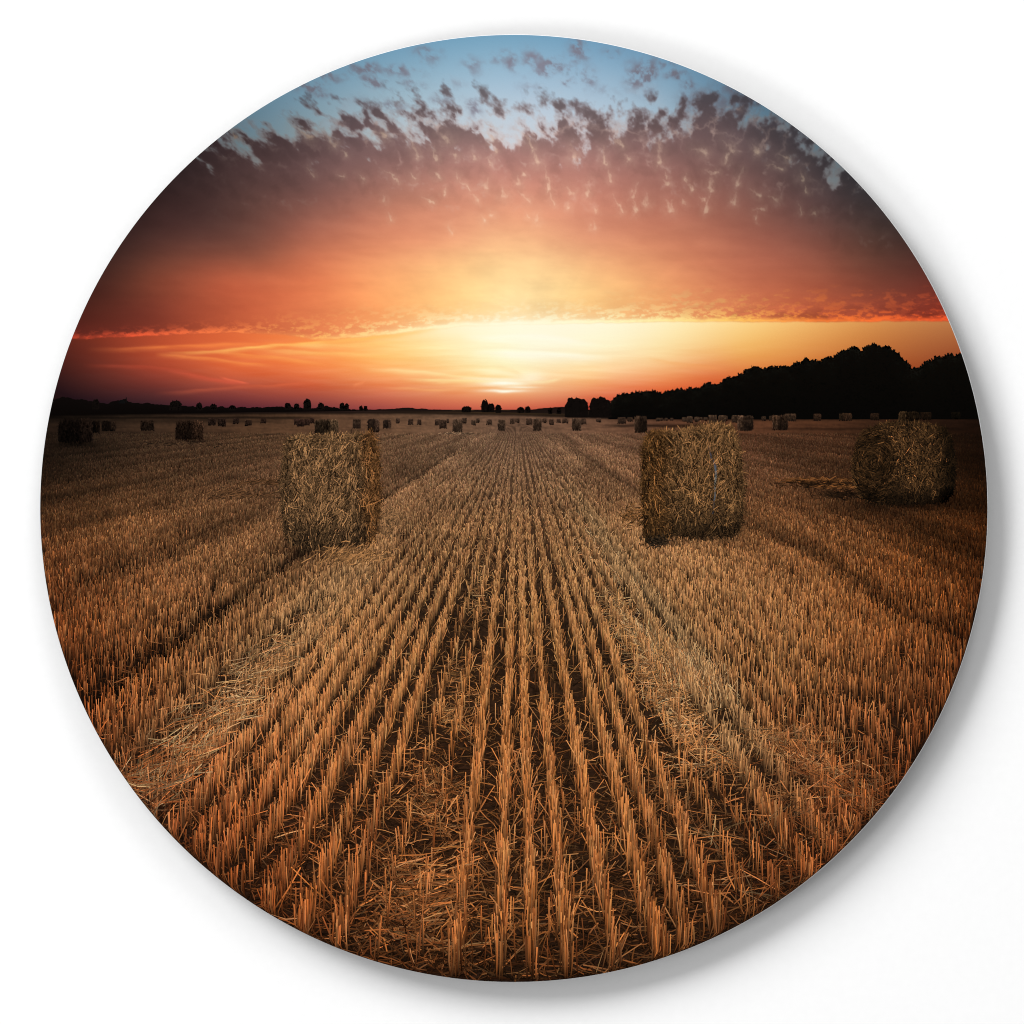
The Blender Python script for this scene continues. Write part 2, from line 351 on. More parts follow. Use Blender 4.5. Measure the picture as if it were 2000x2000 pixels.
wa = np.clip(wa * (0.2 + 1.6 * sstep(0.3, 0.65, wn)), 0, 1) * (1 - a_deck)
wcol = np.clip(D * 0.0 + np.array([124, 116, 128]), 0, 255) * knots(X, [(400, .75), (800, .95), (1050, 1.03), (1300, .9), (1500, .72)])[:, None]
sky += (wcol - sky) * (0.8 * wa)[:, None]
haze = sstep(.52, .8, fbm(X / 40, Y / 22, 150, 4)) * (1 - a_deck) * sstep(110, 210, Y)
sky += (np.array([190, 196, 208]) * (B / 215).mean(1, keepdims=True) * 1.1 - sky) * (0.2 * haze)[:, None]
# soft streaks in the lower deck
st = fbm(X / 150 + 0.3 * Y / 100, Y / 16, 160, 4) - 0.5
sky *= (1 + 0.05 * st * sstep(380, 480, Y) * (1 - sstep(590, 640, Y)))[:, None]
tex = (fbm((X + 0.5 * Y) / 60, (Y - 0.2 * X) / 22, 165, 5, .55) - 0.5) * sstep(340, 430, Y) * (1 - sstep(600, 640, Y))
sky += tex[:, None] * np.array([12., 19., 18.]) * (sky / 200)
ray = fbm((X - 985) / (np.abs(Y - 760) + 60) * 7, Y * 0, 170, 3) - 0.5
sky *= (1 + 0.05 * ray * sstep(420, 520, Y) * np.exp(-((X - 980) / 420) ** 2))[:, None]
# below the edge of the deck
below = sstep(-3, 3, Y - edge)
ci = fbm(X / 260 + 0.4 * (Y - 700) / 30, (Y + 0.00018 * (X - 980) ** 2) / 13, 180, 4)
ci2 = fbm(X / 120 - 0.3 * (Y - 700) / 30, (Y - 0.05 * np.abs(X - 980)) / 7, 190, 4)
amp = 26 * sstep(640, 690, Y) * (1 - sstep(755, 785, Y)) * np.exp(-((X - 900) / 480) ** 2)
Gd = G + ((ci - 0.5) * amp + (ci2 - 0.5) * amp * 0.9)[:, None] * np.array([0.35, 1.0, 1.25])
sky = sky * (1 - below)[:, None] + Gd * below[:, None]
# fleecy, lit underside of the deck
dy = edge - Y
fl = fbm(X / 11 + 0.02 * Y + 0.5 * fbm(X / 20, Y / 8, 205), Y / 5 + 0.08 * X / 6, 200, 5, 0.62)
fl2 = fbm(X / 34 - dy / 30, Y / 10, 210, 4, 0.6)
band = knots(X, [(120, 9), (300, 11), (480, 14), (560, 24), (700, 34), (900, 24), (1200, 26), (1500, 24), (1850, 20)])
loc = sstep(-2, 2, dy) * np.exp(-(np.maximum(dy, 0) / band) ** 1.5)
fl_a = loc * sstep(0.47, 0.62, 0.62 * fl + 0.38 * fl2) * knots(X, [(120, 1), (600, .9), (1000, 1), (1500, .95), (1850, .95)])
fc = np.stack([knots(X, [(120, 170), (250, 235), (450, 252), (700, 255), (1850, 250)]),
               knots(X, [(120, 60), (250, 88), (450, 130), (620, 185), (800, 232), (1000, 248), (1250, 238), (1450, 192), (1600, 130), (1850, 92)]),
               knots(X, [(120, 40), (250, 54), (450, 72), (620, 100), (800, 165), (1000, 215), (1250, 170), (1450, 95), (1600, 56), (1850, 45)])], 1)
sky += (fc - sky) * fl_a[:, None]
dk = loc * sstep(0.54, 0.36, fl2) * 0.18 * knots(X, [(120, .5), (600, .15), (1200, .15), (1400, .5), (1600, 1.2), (1850, 1.2)])
sky *= (1 - dk)[:, None]
upper = np.exp(-((Y - 588) / 22) ** 2) * sstep(0.55, 0.74, fbm(X / 22, Y / 9, 230, 4, .6)) * knots(X, [(1150, 0), (1350, .55), (1800, .55)])
sky += (np.clip(fc * 0.85 + 10, 0, 255) - sky) * (upper * 0.7)[:, None]
line = np.exp(-((Y - edge + 2) / np.where(Y < edge, 5.0, 2.4)) ** 2) * knots(X, [(120, .5), (400, .5), (560, .2), (680, .8), (1000, 1), (1300, 1), (1500, .9), (1700, .75), (1850, .7)]) * (0.7 + 0.6 * fbm(X / 14, Y / 4, 221, 3))
sky += (fc * 1.02 - sky) * np.clip(line, 0, 1)[:, None]
aur = np.exp(-((Y - edge) / 22) ** 2) * np.exp(-((X - 1000) / 200) ** 2)
sky += (np.array([255, 250, 222]) - sky) * (0.55 * aur)[:, None]
# drawn-out cirrus threads: (points, width, strength, colour)
threads = [([(165, 682), (300, 678), (440, 672), (560, 671), (700, 660)], 4, .5, (252, 140, 70)), ([(300, 690), (400, 687), (520, 676), (640, 668), (760, 655), (860, 642)], 3.5, .75, (255, 190, 100)),
           ([(300, 690), (370, 696), (450, 706), (540, 714)], 3.5, .55, (250, 150, 76)), ([(420, 688), (540, 698), (640, 712)], 4, .45, (255, 170, 86)), ([(480, 684), (660, 690), (820, 700)], 5, .45, (255, 205, 120)),
           ([(560, 676), (700, 672), (800, 664)], 4, .5, (255, 215, 130)), ([(160, 712), (260, 714), (360, 724), (420, 740)], 3, .28, (200, 80, 56)), ([(330, 726), (400, 738), (490, 750)], 4, .35, (235, 92, 66)), ([(430, 735), (486, 749)], 2.2, .5, (250, 110, 76)),
           ([(300, 768), (420, 758), (560, 750), (640, 746)], 3, .28, (238, 112, 70)), ([(700, 718), (820, 726), (920, 738), (1010, 741)], 4, .5, (255, 236, 170)), ([(920, 722), (990, 728), (1040, 738)], 4, .55, (255, 246, 205)), ([(920, 688), (1000, 690), (1120, 694), (1200, 700)], 7, .5, (255, 252, 235)),
           ([(780, 740), (860, 744), (960, 745), (1040, 750)], 3, .55, (255, 232, 160)), ([(1030, 746), (1070, 745), (1100, 738)], 2.5, .5, (255, 240, 180)), ([(900, 660), (1040, 655), (1180, 675)], 8, .4, (255, 252, 236)), ([(880, 756), (940, 757), (1010, 757)], 2, .5, (240, 160, 95)),
           ([(960, 715), (1000, 722), (1030, 735)], 6, .22, (250, 190, 130)), ([(860, 668), (960, 672), (1020, 676)], 5, .25, (253, 222, 165)), ([(1260, 700), (1340, 712), (1420, 722)], 4, .25, (246, 160, 86)),
           ([(690, 752), (712, 748), (718, 735)], 3, .3, (252, 150, 96)), ([(750, 757), (850, 760), (900, 758)], 2.5, .3, (255, 190, 118))]
cwx = X + 14 * (fbm(X / 70, Y / 18, 240, 3) - 0.5); cwy = Y + 6 * (fbm(X / 60, Y / 20, 250, 3) - 0.5)
for pts, w, stg, col in threads:
    p = np.array(pts, float); xs = np.linspace(p[0, 0], p[-1, 0], 60); ys = np.interp(xs, p[:, 0], p[:, 1])
    for _ in range(6): ys[1:-1] = (ys[:-2] + ys[1:-1] * 2 + ys[2:]) / 4
    m = (X > min(xs) - 20) & (X < max(xs) + 20) & (Y > min(ys) - 40) & (Y < max(ys) + 40) if xs[-1] > xs[0] else (Y > 0)
    yy = np.interp(cwx[m], xs, ys) if xs[-1] > xs[0] else np.interp(cwx[m], xs[::-1], ys[::-1])
    t = (cwx[m] - xs[0]) / (xs[-1] - xs[0] + 1e-6)
    d = cwy[m] - yy
    a = np.exp(-(d / np.where(d < 0, w * 0.7, w * 1.5)) ** 2) * np.clip(np.sin(np.clip(t, 0, 1) * math.pi) * 1.4, 0, 1) * stg
    a *= 0.55 + 0.9 * fbm(X[m] / 50, Y[m] / 6, 260, 3)
    sky[m] += (np.array(col) - sky[m]) * np.clip(a, 0, 1)[:, None]
for (cx, cy, rx, ry, stg) in [(985, 749, 46, 5.5, 1.0), (985, 764, 42, 3.2, 1.0), (1012, 757, 34, 2, .7), (1020, 690, 120, 26, .30), (1040, 735, 24, 10, .5), (975, 741, 70, 3, .5)]:
    g = np.exp(-((cwx - cx) / rx) ** 2 - ((cwy - cy) / ry) ** 2)
    sky += (np.array([255, 253, 232]) - sky) * (stg * g)[:, None]
sky = np.clip(sky, 0, 255)
z = np.full(len(X), 0.0)
mesh_object('printed_sky', np.c_[X, Y, z], [F], sky, INK_SMOOTH, art, 'sunset sky fading from orange glow to blue, with rippled clouds')

# ------------------------------------------------------------------ printed field
tone = Field([(1000, 822, 112, 82, 63), (700, 822, 98, 69, 50), (400, 822, 66, 46, 33), (120, 822, 40, 28, 20), (1300, 822, 96, 62, 44), (1550, 822, 92, 56, 36), (1870, 822, 34, 20, 13),
              (1000, 860, 128, 95, 72), (760, 860, 112, 80, 57), (500, 860, 90, 62, 42), (300, 860, 66, 46, 32), (120, 860, 36, 25, 18), (1250, 860, 116, 80, 58), (1550, 870, 80, 50, 33), (1880, 860, 32, 18, 10),
              (1000, 920, 142, 103, 74), (780, 920, 118, 83, 58), (500, 930, 92, 62, 42), (250, 930, 66, 44, 29), (100, 930, 44, 29, 19), (1200, 920, 126, 87, 60), (1520, 930, 98, 62, 40), (1880, 930, 40, 22, 11),
              (1000, 1020, 156, 108, 69), (800, 1020, 144, 100, 65), (450, 1020, 116, 76, 47), (250, 1020, 102, 64, 37), (100, 1020, 72, 44, 25), (1200, 1020, 146, 101, 65), (1500, 1040, 126, 78, 44), (1700, 1040, 96, 56, 29), (1890, 1030, 62, 32, 13),
              (1000, 1150, 174, 117, 69), (750, 1130, 160, 110, 68), (500, 1130, 138, 90, 54), (300, 1130, 130, 80, 46), (110, 1130, 108, 60, 31), (1250, 1150, 170, 118, 72), (1500, 1150, 152, 98, 57), (1700, 1150, 136, 77, 38), (1880, 1150, 98, 50, 21),
              (1000, 1280, 190, 122, 67), (600, 1250, 178, 118, 70), (300, 1250, 160, 95, 51), (130, 1250, 140, 71, 33), (1300, 1280, 180, 120, 70), (1550, 1280, 174, 110, 61), (1850, 1280, 126, 66, 30),
              (1000, 1420, 198, 120, 62), (500, 1420, 190, 116, 64), (230, 1420, 176, 94, 46), (1450, 1420, 180, 114, 64), (1820, 1420, 142, 74, 36),
              (1000, 1600, 194, 114, 58), (450, 1600, 172, 92, 45), (320, 1600, 144, 76, 38), (1600, 1600, 154, 84, 42), (1000, 1780, 180, 104, 52), (700, 1780, 164, 90, 44), (1350, 1780, 162, 92, 46), (1000, 1910, 140, 78, 38)], 0.8)

def furrow(k, s):
    """darker wheel tracks and drills, as a factor"""
    f = 1 - 0.75 * np.exp(-((k + 1.43) / 0.055) ** 2) * sstep(40, 120, s)
    f *= 1 - 0.35 * np.exp(-((k + 1.58) / 0.10) ** 2) * sstep(80, 200, s)
    f *= 1 - 0.55 * np.exp(-((k - 1.40) / 0.06) ** 2) * sstep(40, 90, s) * (1 - sstep(230, 300, s))
    f *= 1 - 0.60 * np.exp(-((k - 1.90 - 0.08 * np.sin(s / 37)) / 0.10) ** 2) * sstep(120, 210, s)
    f *= 1 - 0.45 * np.exp(-((k - 2.65) / 0.12) ** 2) * sstep(100, 200, s)
    f *= 1 - 0.35 * np.exp(-((k + 2.4) / 0.14) ** 2) * sstep(80, 160, s)
    f *= 1 - 0.30 * np.exp(-((k - 0.98) / 0.05) ** 2) * sstep(80, 200, s)
    return f

def shade(x, y):
    """dark foot of the big printed bales"""
    f = 1.0
    for cx, cy, rx, ry, a in [(612, 1082, 55, 16, .62), (590, 1100, 45, 14, .3), (1350, 1056, 85, 14, .45), (1284, 1068, 26, 12, .5), (1395, 1050, 50, 10, .4), (1770, 994, 95, 18, .55), (1700, 1000, 60, 18, .25), (1625, 955, 50, 14, .45), (146, 872, 40, 5, .5), (370, 866, 30, 3, .5)]:
        f = f * (1 - a * np.exp(-((x - cx) / rx) ** 2 - ((y - cy) / ry) ** 2))
    return f

rows_c = [-0.334, -0.255, -0.185, -0.11, -0.03, 0.025, 0.087, 0.17, 0.254, 0.31, 0.38]
left = list(-0.41 - 0.078 * np.arange(0, 260)); right = list(0.46 + 0.078 * np.arange(0, 260))
rows = np.sort(np.array(rows_c + left + right))
rows = rows + np.where(np.abs(rows) > 0.4, rng.normal(0, 0.008, len(rows)), 0)
mids = (rows[1:] + rows[:-1]) / 2

X, Y, F = grid(CX - R, CX + R, 800, CY + R, 2.2)
top_y = knots(X, [(60, 812), (300, 808), (600, 806), (800, 806), (1000, 809), (1200, 816), (1500, 818), (1900, 814)])
s = np.maximum(Y - HOR, 4); k = (X - VPX) / s
T = tone(X, np.maximum(Y, 816))
far = T * (0.90 + 0.40 * (fbm(X / 26, Y / 2.6, 300, 4, .6) - 0.5))[:, None]
ri = np.searchsorted(mids, k); rd = np.abs(k - rows[ri])
rowp = np.exp(-(rd / 0.022) ** 2)
wrow = sstep(8, 40, s) * np.exp(-(np.abs(k) / 1.5) ** 2)
far *= (1 - 0.30 * wrow * (1 - rowp) * 1.2 + 0.05)[:, None]
grain = fbm(X / 4, Y / 5, 310, 3, .7)
far *= (0.88 + 0.24 * grain)[:, None]
soil = (T * (0.15 + 0.22 * (1 - sstep(150, 420, s)))[:, None] + np.array([16, 11, 9])) * (0.5 + 1.0 * fbm(X / 9, Y / 6, 320, 4, .65))[:, None]
m = sstep(45, 190, s)[:, None]
base = far * (1 - m) + soil * m
base *= (furrow(k, s) * shade(X, Y))[:, None]
# swathes left by the combine in the far field: thin dark lines
for (yy, x0, x1, am) in [(816, 60, 620, .55), (823, 60, 560, .25), (832, 1180, 1420, .5), (838, 1500, 1900, .3), (850, 1450, 1900, .3), (871, 1480, 1900, .28), (889, 60, 420, .25), (905, 80, 520, .22), (858, 400, 760, .2), (846, 100, 480, .2)]:
    dd = Y - yy - 3 * (fbm(X / 60, X * 0, int(yy)) - 0.5)
    base *= (1 - am * np.exp(-(dd / 3.0) ** 2) * sstep(x0 - 30, x0 + 40, X) * (1 - sstep(x1 - 60, x1 + 30, X)))[:, None]
# beyond the field: dark meadow strip
strip = 1 - sstep(-1.5, 2.5, Y - top_y)
sc = np.stack([knots(X, [(60, 10), (400, 22), (700, 44), (900, 58), (1000, 62), (1150, 40), (1300, 14), (1900, 6)]),
               knots(X, [(60, 7), (400, 14), (700, 30), (900, 42), (1000, 44), (1150, 30), (1300, 11), (1900, 5)]),
               knots(X, [(60, 6), (400, 12), (700, 25), (900, 28), (1000, 28), (1150, 22), (1300, 9), (1900, 4)])], 1)
sc *= (0.75 + 0.5 * fbm(X / 80, Y / 2.5, 330, 3))[:, None]
base = base * (1 - strip)[:, None] + sc * strip[:, None]
base *= (1 - 0.55 * np.exp(-((Y - top_y - 1) / 2.5) ** 2))[:, None]
z = np.full(len(X), 0.03)
mesh_object('printed_field', np.c_[X, Y, z], [F], np.clip(base, 0, 255), INK_SMOOTH, art, 'stubble field running to the horizon')

# ------------------------------------------------------------------ stubble, straw by straw
def jitter_col(c, n, lum=0.2, pale=0.25):   # lum may vary straw by straw
    b = np.exp(rng.normal(0, lum, n))
    bb = np.minimum(b, 1.15); c = c * np.stack([b, b * bb ** 0.18, b * bb ** 0.32], 1)           # pale straws are yellower, dark ones redder
    g = c.mean(1, keepdims=True) * np.array([[1.36, 1.12, 0.80]])
    m = np.minimum(rng.random(n) ** 2 * pale * 2, 0.92)[:, None]
    c = c * (1 - m) + g * m * 1.08
    return c * (1 + rng.normal(0, .014, (n, 3)))

def canopy(n, smin, smax, s1, sheet):
    """standing stubble: tufts along drill rows, tall and thin near the viewer, fine far off"""
    x = rng.uniform(CX - R, CX + R, n); s = rng.uniform(smin, smax, n)
    acc = rng.random(n) < np.minimum(1, (s1 / s) ** 2.75)
    x, s = x[acc], s[acc]
    k = (x - VPX) / s
    ri = np.searchsorted(mids, k); ri = np.clip(ri, 0, len(rows) - 1)
    rk = rows[ri]
    wide = 0.0072 + 0.0108 * sstep(0.45, 1.2, np.abs(rk)) + 0.02 * sstep(1.3, 2.4, np.abs(rk))
    nk = rk + rng.normal(0, 1, len(k)) * wide
    loose = rng.random(len(k)) < 0.065 + 0.05 * sstep(0.4, 0.9, np.abs(rk))
    nk = np.where(loose, k, nk)
    # sparse tracks
    sparse = ((k > -0.30) & (k < -0.145)) | ((k > 0.41) & (k < 0.57)) | ((k < -0.93) & (k > -1.08) & (s > 380))
    drop = sparse & (rng.random(len(k)) < 0.15 + 0.6 * sstep(120, 420, s))
    dens = fbm(ri * 3.7, np.log(s) * 16, 400, 2)
    drop |= (dens < 0.34) & (rng.random(len(k)) < 0.35)
    big = fbm(ri * 0.15 + 40, np.log(s) * 4, 410, 3)
    drop |= (big < 0.38) & (rng.random(len(k)) < 0.4)
    keep = ~drop
    nk, s, ri, dens = nk[keep], s[keep], ri[keep], dens[keep]
    x = VPX + nk * s; y = HOR + s
    n = len(x)
    f = furrow(nk, s)
    keep = rng.random(n) < (0.25 + 0.75 * f); nk, s, ri, x, y, f = nk[keep], s[keep], ri[keep], x[keep], y[keep], f[keep]
    n = len(x)
    h = 0.082 * s * (0.74 + 0.3 * fbm(ri * 2.1, np.log(s) * 20, 420, 2)) * rng.uniform(0.72, 1.12, n)
    h = np.maximum(h, 3.0) * (0.6 + 0.4 * f)
    lean = rng.normal(0, 0.045, n) + np.where(rng.random(n) < 0.13, rng.normal(0, 0.30, n), 0)
    lean += 0.05 * (vnoise(x / 60, y / 40, 430) - 0.5)
    pal = np.exp(-((nk - 0.66 - 0.02 * np.sin(s / 60)) / 0.075) ** 2) * sstep(110, 220, s) * (1 - sstep(620, 900, s)) \
        + 0.6 * np.exp(-((nk + 1.0) / 0.16) ** 2) * sstep(250, 350, s)
    lean += pal * rng.normal(0.06, 0.16, n)
    w = np.maximum(0.0021 * s * rng.uniform(0.7, 1.3, n), 1.15)
    c = tone(x, y)
    patch = 0.80 + 0.30 * fbm(x / 90, y / 40, 440, 3) + 0.75 * (fbm(nk * 3.0, np.log(s) * 2.2, 441, 4, .6) - 0.47) * sstep(0.4, 1.2, np.abs(nk))
    patch = np.clip(patch, 0.45, 1.4) * shade(x, y)
    c = c * (patch * (0.7 + 0.3 * f))[:, None]
    c = jitter_col(c, n, np.interp(s, [50, 120, 300], [0.09, 0.17, 0.27]), 0.2)
    pc = c.mean(1, keepdims=True) * np.array([[1.36, 1.06, 0.72]])
    c = c + (pc - c) * np.clip(pal * 0.8, 0, 0.9)[:, None]
    # tops catch the sky, feet sink into the litter
    foot = np.interp(s, [50, 120, 300, 1100], [0.80, 0.50, 0.26, 0.18])[:, None]
    cm = np.interp(s, [50, 120, 300, 1100], [0.93, 0.80, 0.74, 0.82])[:, None]
    sheet.strokes(x, y, x + lean * h, y - h, w, c * foot, c * 1.10, zof(s) + rng.uniform(0, 0.002, n), rng.normal(0, 0.015, n), 0.9, c * cm)

def litter(n, sheet, ks=None, ss=None, length=(0.02, 0.06), bright=(0.45, 0.85), flat=0.55, dz=-0.004, pale=0.2, dirs=None, width=0.0021, smin=60, patchy=1.0):
    """straw lying on the ground"""
    if ks is None:
        x = rng.uniform(CX - R, CX + R, n); s = smin + (1120 - smin) * rng.random(n) ** 0.8
    else:
        s = rng.uniform(ss[0], ss[1], n); x = VPX + rng.normal(ks[0], ks[1], n) * s
    if ks is not None:
        q = rng.random(n) < 2.2 * sstep(0.36, 0.66, fbm(x / (30 + .10 * s), s / (20 + .06 * s), 450 + int(abs(ks[0]) * 100), 3)) * patchy + (1 - patchy)
        x, s = x[q], s[q]; n = len(x)
    y = HOR + s
    a = rng.uniform(0, math.pi, n) if dirs is None else rng.normal(dirs[0], dirs[1], n)
    L = rng.uniform(*length, n) * s
    dx = np.cos(a) * L; dy = -np.sin(a) * L * flat
    c = tone(x, y) * (rng.uniform(*bright, n) * shade(x, y))[:, None]
    c = jitter_col(c, n, 0.26, pale)
    w = np.maximum(width * s * rng.uniform(0.6, 1.3, n), 1.0)
    e = rng.uniform(0.6, 1.0, n)[:, None]
    sheet.strokes(x - dx / 2, y - dy / 2, x + dx / 2, y + dy / 2, w, c * e, c * rng.uniform(0.7, 1.1, n)[:, None], zof(s) + dz + rng.uniform(0, 0.004, n), rng.normal(0, 0.05, n), 0.8)

ground = Sheet()
litter(26000, ground, length=(0.012, 0.05), bright=(0.16, 0.52), flat=0.5, dz=-0.02, width=0.0018)
litter(9000, ground, length=(0.02, 0.07), bright=(0.40, 0.95), flat=0.6, dz=-0.012, width=0.0022, smin=150)
ground.build('ground_litter', INK, art, 'dark broken straw littering the soil between the rows', 'stuff')

stub = Sheet()
canopy(980000, 48, 1125, 225, stub)
stub.build('stubble', INK, art, 'rows of cut orange stubble', 'stuff')

loose = Sheet()
litter(2600, loose, (0.52, 0.05), (120, 700), (0.03, 0.09), (0.6, 1.35), 0.7, 0.0, 0.6)
litter(2600, loose, (0.66, 0.07), (140, 560), (0.05, 0.11), (0.7, 1.3), 1.0, 0.0, 0.8, dirs=(1.75, 0.33))
litter(2300, loose, (-0.22, 0.045), (110, 1050), (0.02, 0.07), (0.5, 1.0), 0.6, 0.0, 0.3)
litter(1000, loose, (-0.99, 0.07), (420, 800), (0.05, 0.13), (0.6, 1.4), 0.62, 0.004, 0.8, dirs=(0.75, 0.55))
litter(700, loose, (-0.98, 0.05), (560, 740), (0.06, 0.14), (0.9, 1.5), 0.5, 0.008, 0.9, dirs=(0.3, 0.7))
litter(1300, loose, (-0.93, 0.10), (300, 520), (0.03, 0.08), (0.7, 1.1), 0.8, 0.0, 0.5, dirs=(1.0, 0.5))
litter(1500, loose, (0.62, 0.12), (640, 960), (0.05, 0.13), (0.6, 1.1), 0.85, 0.002, 0.4)
litter(500, loose, (0.82, 0.08), (620, 800), (0.05, 0.14), (0.7, 1.15), 0.6, 0.004, 0.4)
litter(260, loose, (-0.17, 0.035), (850, 1060), (0.04, 0.11), (0.7, 1.1), 0.5, 0.003, 0.3, dirs=(0.5, 0.5))
litter(1500, loose, (0.0, 1.3), (200, 1100), (0.03, 0.10), (0.5, 1.05), 0.8, 0.0, 0.35)
litter(260, loose, (-2.05, 0.5), (160, 330), (0.04, 0.12), (0.8, 1.2), 0.3, 0.0, 0.4, dirs=(0.35, 0.2))
loose.build('loose_straw', INK, art, 'pale loose straw lying across the stubble', 'stuff')

# ------------------------------------------------------------------ trees on the horizon
def ragged(px, py, amp, seed, sub=3.0):
    """resample an outline and give it a leafy edge"""
    px = np.asarray(px, float); py = np.asarray(py, float)
    d = np.r_[0, np.cumsum(np.hypot(np.diff(px), np.diff(py)))]
    t = np.arange(0, d[-1], sub)
    x = np.interp(t, d, px); y = np.interp(t, d, py)
    n = fbm(t / 9, t * 0 + seed, seed, 4, 0.6) - 0.5
    n2 = np.abs(fbm(t / 22, t * 0 + seed, seed + 5, 2) - 0.5)
    return x + amp * 0.5 * (vnoise(t / 4, t * 0, seed + 9) - 0.5), y - amp * n * 1.6 - amp * n2 * 1.2

def leafy(sheet, x, ytop, ybot, z, c, n, hgt):
    """leaf strokes over a mass of foliage"""
    xx = rng.uniform(x.min(), x.max(), n); yt = np.interp(xx, x, ytop)
    yy = yt + rng.random(n) ** 1.6 * (ybot - yt)
    a = rng.uniform(0, math.pi, n); L = rng.uniform(1.5, 4.5, n)
    f = (0.35 + 1.5 * fbm(xx / 13, yy / 11, 500, 3) * np.exp(-(yy - yt) / hgt))[:, None]
    col = np.asarray(c) * f
    sheet.strokes(xx - np.cos(a) * L / 2, yy - np.sin(a) * L / 2, xx + np.cos(a) * L / 2, yy + np.sin(a) * L / 2, rng.uniform(1.2, 2.6, n), col, col, z + rng.uniform(0, .006, n))

def strip_mass(sheet, x, yt, yb, z, ct, cb):
    n = len(x); yb = np.broadcast_to(yb, (n,))
    rows_ = 6; V = []; C = []
    for j in range(rows_):
        t = j / (rows_ - 1)
        vx, vy = clamp_disc(x, yt + (yb - yt) * t)
        V.append(np.c_[vx, vy, np.full(n, z)]); C.append(np.broadcast_to(np.asarray(ct) * (1 - t) + np.asarray(cb) * t, (n, 3)))
    i = np.arange(n - 1); Fs = []
    for j in range(rows_ - 1): Fs.append(np.stack([j * n + i, (j + 1) * n + i, (j + 1) * n + i + 1, j * n + i + 1], 1))
    sheet.add(np.concatenate(V), np.concatenate(C), [np.concatenate(Fs)])

wood = Sheet()
wp = [(1186, 792), (1194, 783), (1207, 774), (1235, 771), (1260, 770), (1296, 767), (1332, 764), (1369, 758), (1405, 750), (1427, 740), (1448, 735), (1467, 723), (1492, 720), (1521, 717), (1543, 718), (1550, 713),
      (1566, 708), (1575, 699), (1582, 706), (1604, 707), (1622, 700), (1644, 691), (1659, 680), (1669, 678), (1677, 686), (1690, 684), (1698, 678), (1709, 673), (1724, 680), (1735, 678), (1742, 686), (1756, 693), (1765, 704),
      (1774, 713), (1778, 721), (1793, 720), (1803, 713), (1822, 705), (1840, 697), (1854, 695), (1863, 700), (1872, 695), (1890, 702), (1915, 706)]
x, y = ragged([p[0] for p in wp], [p[1] for p in wp], 9, 7, 1.2)
o = np.argsort(x); x, y = x[o], y[o]
strip_mass(wood, x, y, 819, 0.050, (12, 9, 6), (7, 6, 5))
leafy(wood, x, y, 815, 0.053, (14, 13, 10), 5200, 40)
# crowns breaking the skyline
n = 900; xx = rng.uniform(1200, 1905, n); yt = np.interp(xx, x, y); a = rng.uniform(0, 6.28, n)
wood.strokes(xx, yt + 3, xx + np.cos(a) * 3, yt - rng.uniform(-2, 4, n), rng.uniform(1.5, 4, n), np.full((n, 3), 10.), np.full((n, 3), 9.), 0.051, 0, 0.6)
wood.build('printed_woodland', INK, art, 'black edge of a wood rising to the right')

def tree(cx, w, top, bot, seed, col=(15, 11, 9)):
    t = np.linspace(math.pi, 0, 44)
    px = cx + np.cos(t) * w / 2; py = bot - (bot - top) * np.sin(t) ** 0.5
    r = 1 + 0.16 * (fbm(t * 4, t * 0, seed, 4, .6) - 0.5) * 2
    py = bot - (bot - py) * r
    sh = Sheet(); px = cx + np.sign(px - cx) * np.abs((px - cx) / (w / 2)) ** 0.8 * w / 2 * (1 + 0.16 * (vnoise(t * 6, t * 0, seed + 3) - 0.5))
    px = np.r_[px, cx + w * 0.4, cx - w * 0.4]; py = np.r_[py, bot + 1.5, bot + 1.5]
    sh.patch(px, py, 0.056, np.array(col, float))
    m = int(20 + w * 3)
    ang = rng.uniform(0, math.pi, m); rr = rng.random(m) ** 0.5
    lx = cx + np.cos(ang) * rr * w / 2; ly = bot - (bot - top) * np.abs(np.sin(ang)) ** 0.7 * rr
    b = rng.uniform(0, 6.28, m); L = rng.uniform(1, 3, m)
    c = np.array(col) * rng.uniform(0.6, 1.6, m)[:, None]
    sh.strokes(lx, ly, lx + np.cos(b) * L, ly + np.sin(b) * L, rng.uniform(1, 2, m), c, c, 0.058)
    return sh.build('printed_tree', INK, art)
for i, (cx, w, top, bot) in enumerate([(1127, 47, 777, 814), (1172, 44, 777, 814), (947, 14, 781, 804), (959, 15, 788, 804), (973, 12, 791, 805), (911, 19, 794, 804), (1017, 14, 795, 805), (1031, 10, 794, 805),
                                       (668, 10, 787, 800), (677, 8, 788, 800), (705, 7, 794, 801), (714, 7, 793, 801), (600, 15, 780, 800), (579, 10, 788, 799), (562, 12, 787, 799), (627, 13, 787, 800), (343, 24, 782, 800), (389, 12, 787, 800), (417, 14, 789, 800),
                                       (1075, 8, 796, 807), (1092, 9, 796, 807), (187, 14, 780, 798), (454, 14, 792, 800)]):
    tree(cx, w, top, bot, 600 + i * 13)

hedge = Sheet()
hp = [(85, 782), (107, 779), (131, 777), (159, 781), (178, 785), (197, 787), (209, 788), (231, 783), (245, 781), (249, 785), (277, 791), (290, 789), (305, 790), (330, 793), (383, 795), (423, 795), (464, 797), (510, 797), (541, 795), (569, 796), (611, 798), (641, 794), (656, 798), (700, 801)]
x, y = ragged([p[0] for p in hp], [p[1] for p in hp], 3.5, 17, 1.2)
o = np.argsort(x); x, y = x[o], y[o]
strip_mass(hedge, x, y, knots(x, [(60, 811), (300, 808), (500, 805), (700, 803)]), 0.054, (13, 9, 8), (9, 6, 5))
hp = [(695, 801), (769, 799), (790, 797), (831, 799), (900, 802), (1000, 802), (1036, 800), (1060, 798), (1085, 796), (1110, 795)]
x, y = ragged([p[0] for p in hp], [p[1] for p in hp], 1.6, 27, 1.2)
o = np.argsort(x); x, y = x[o], y[o]
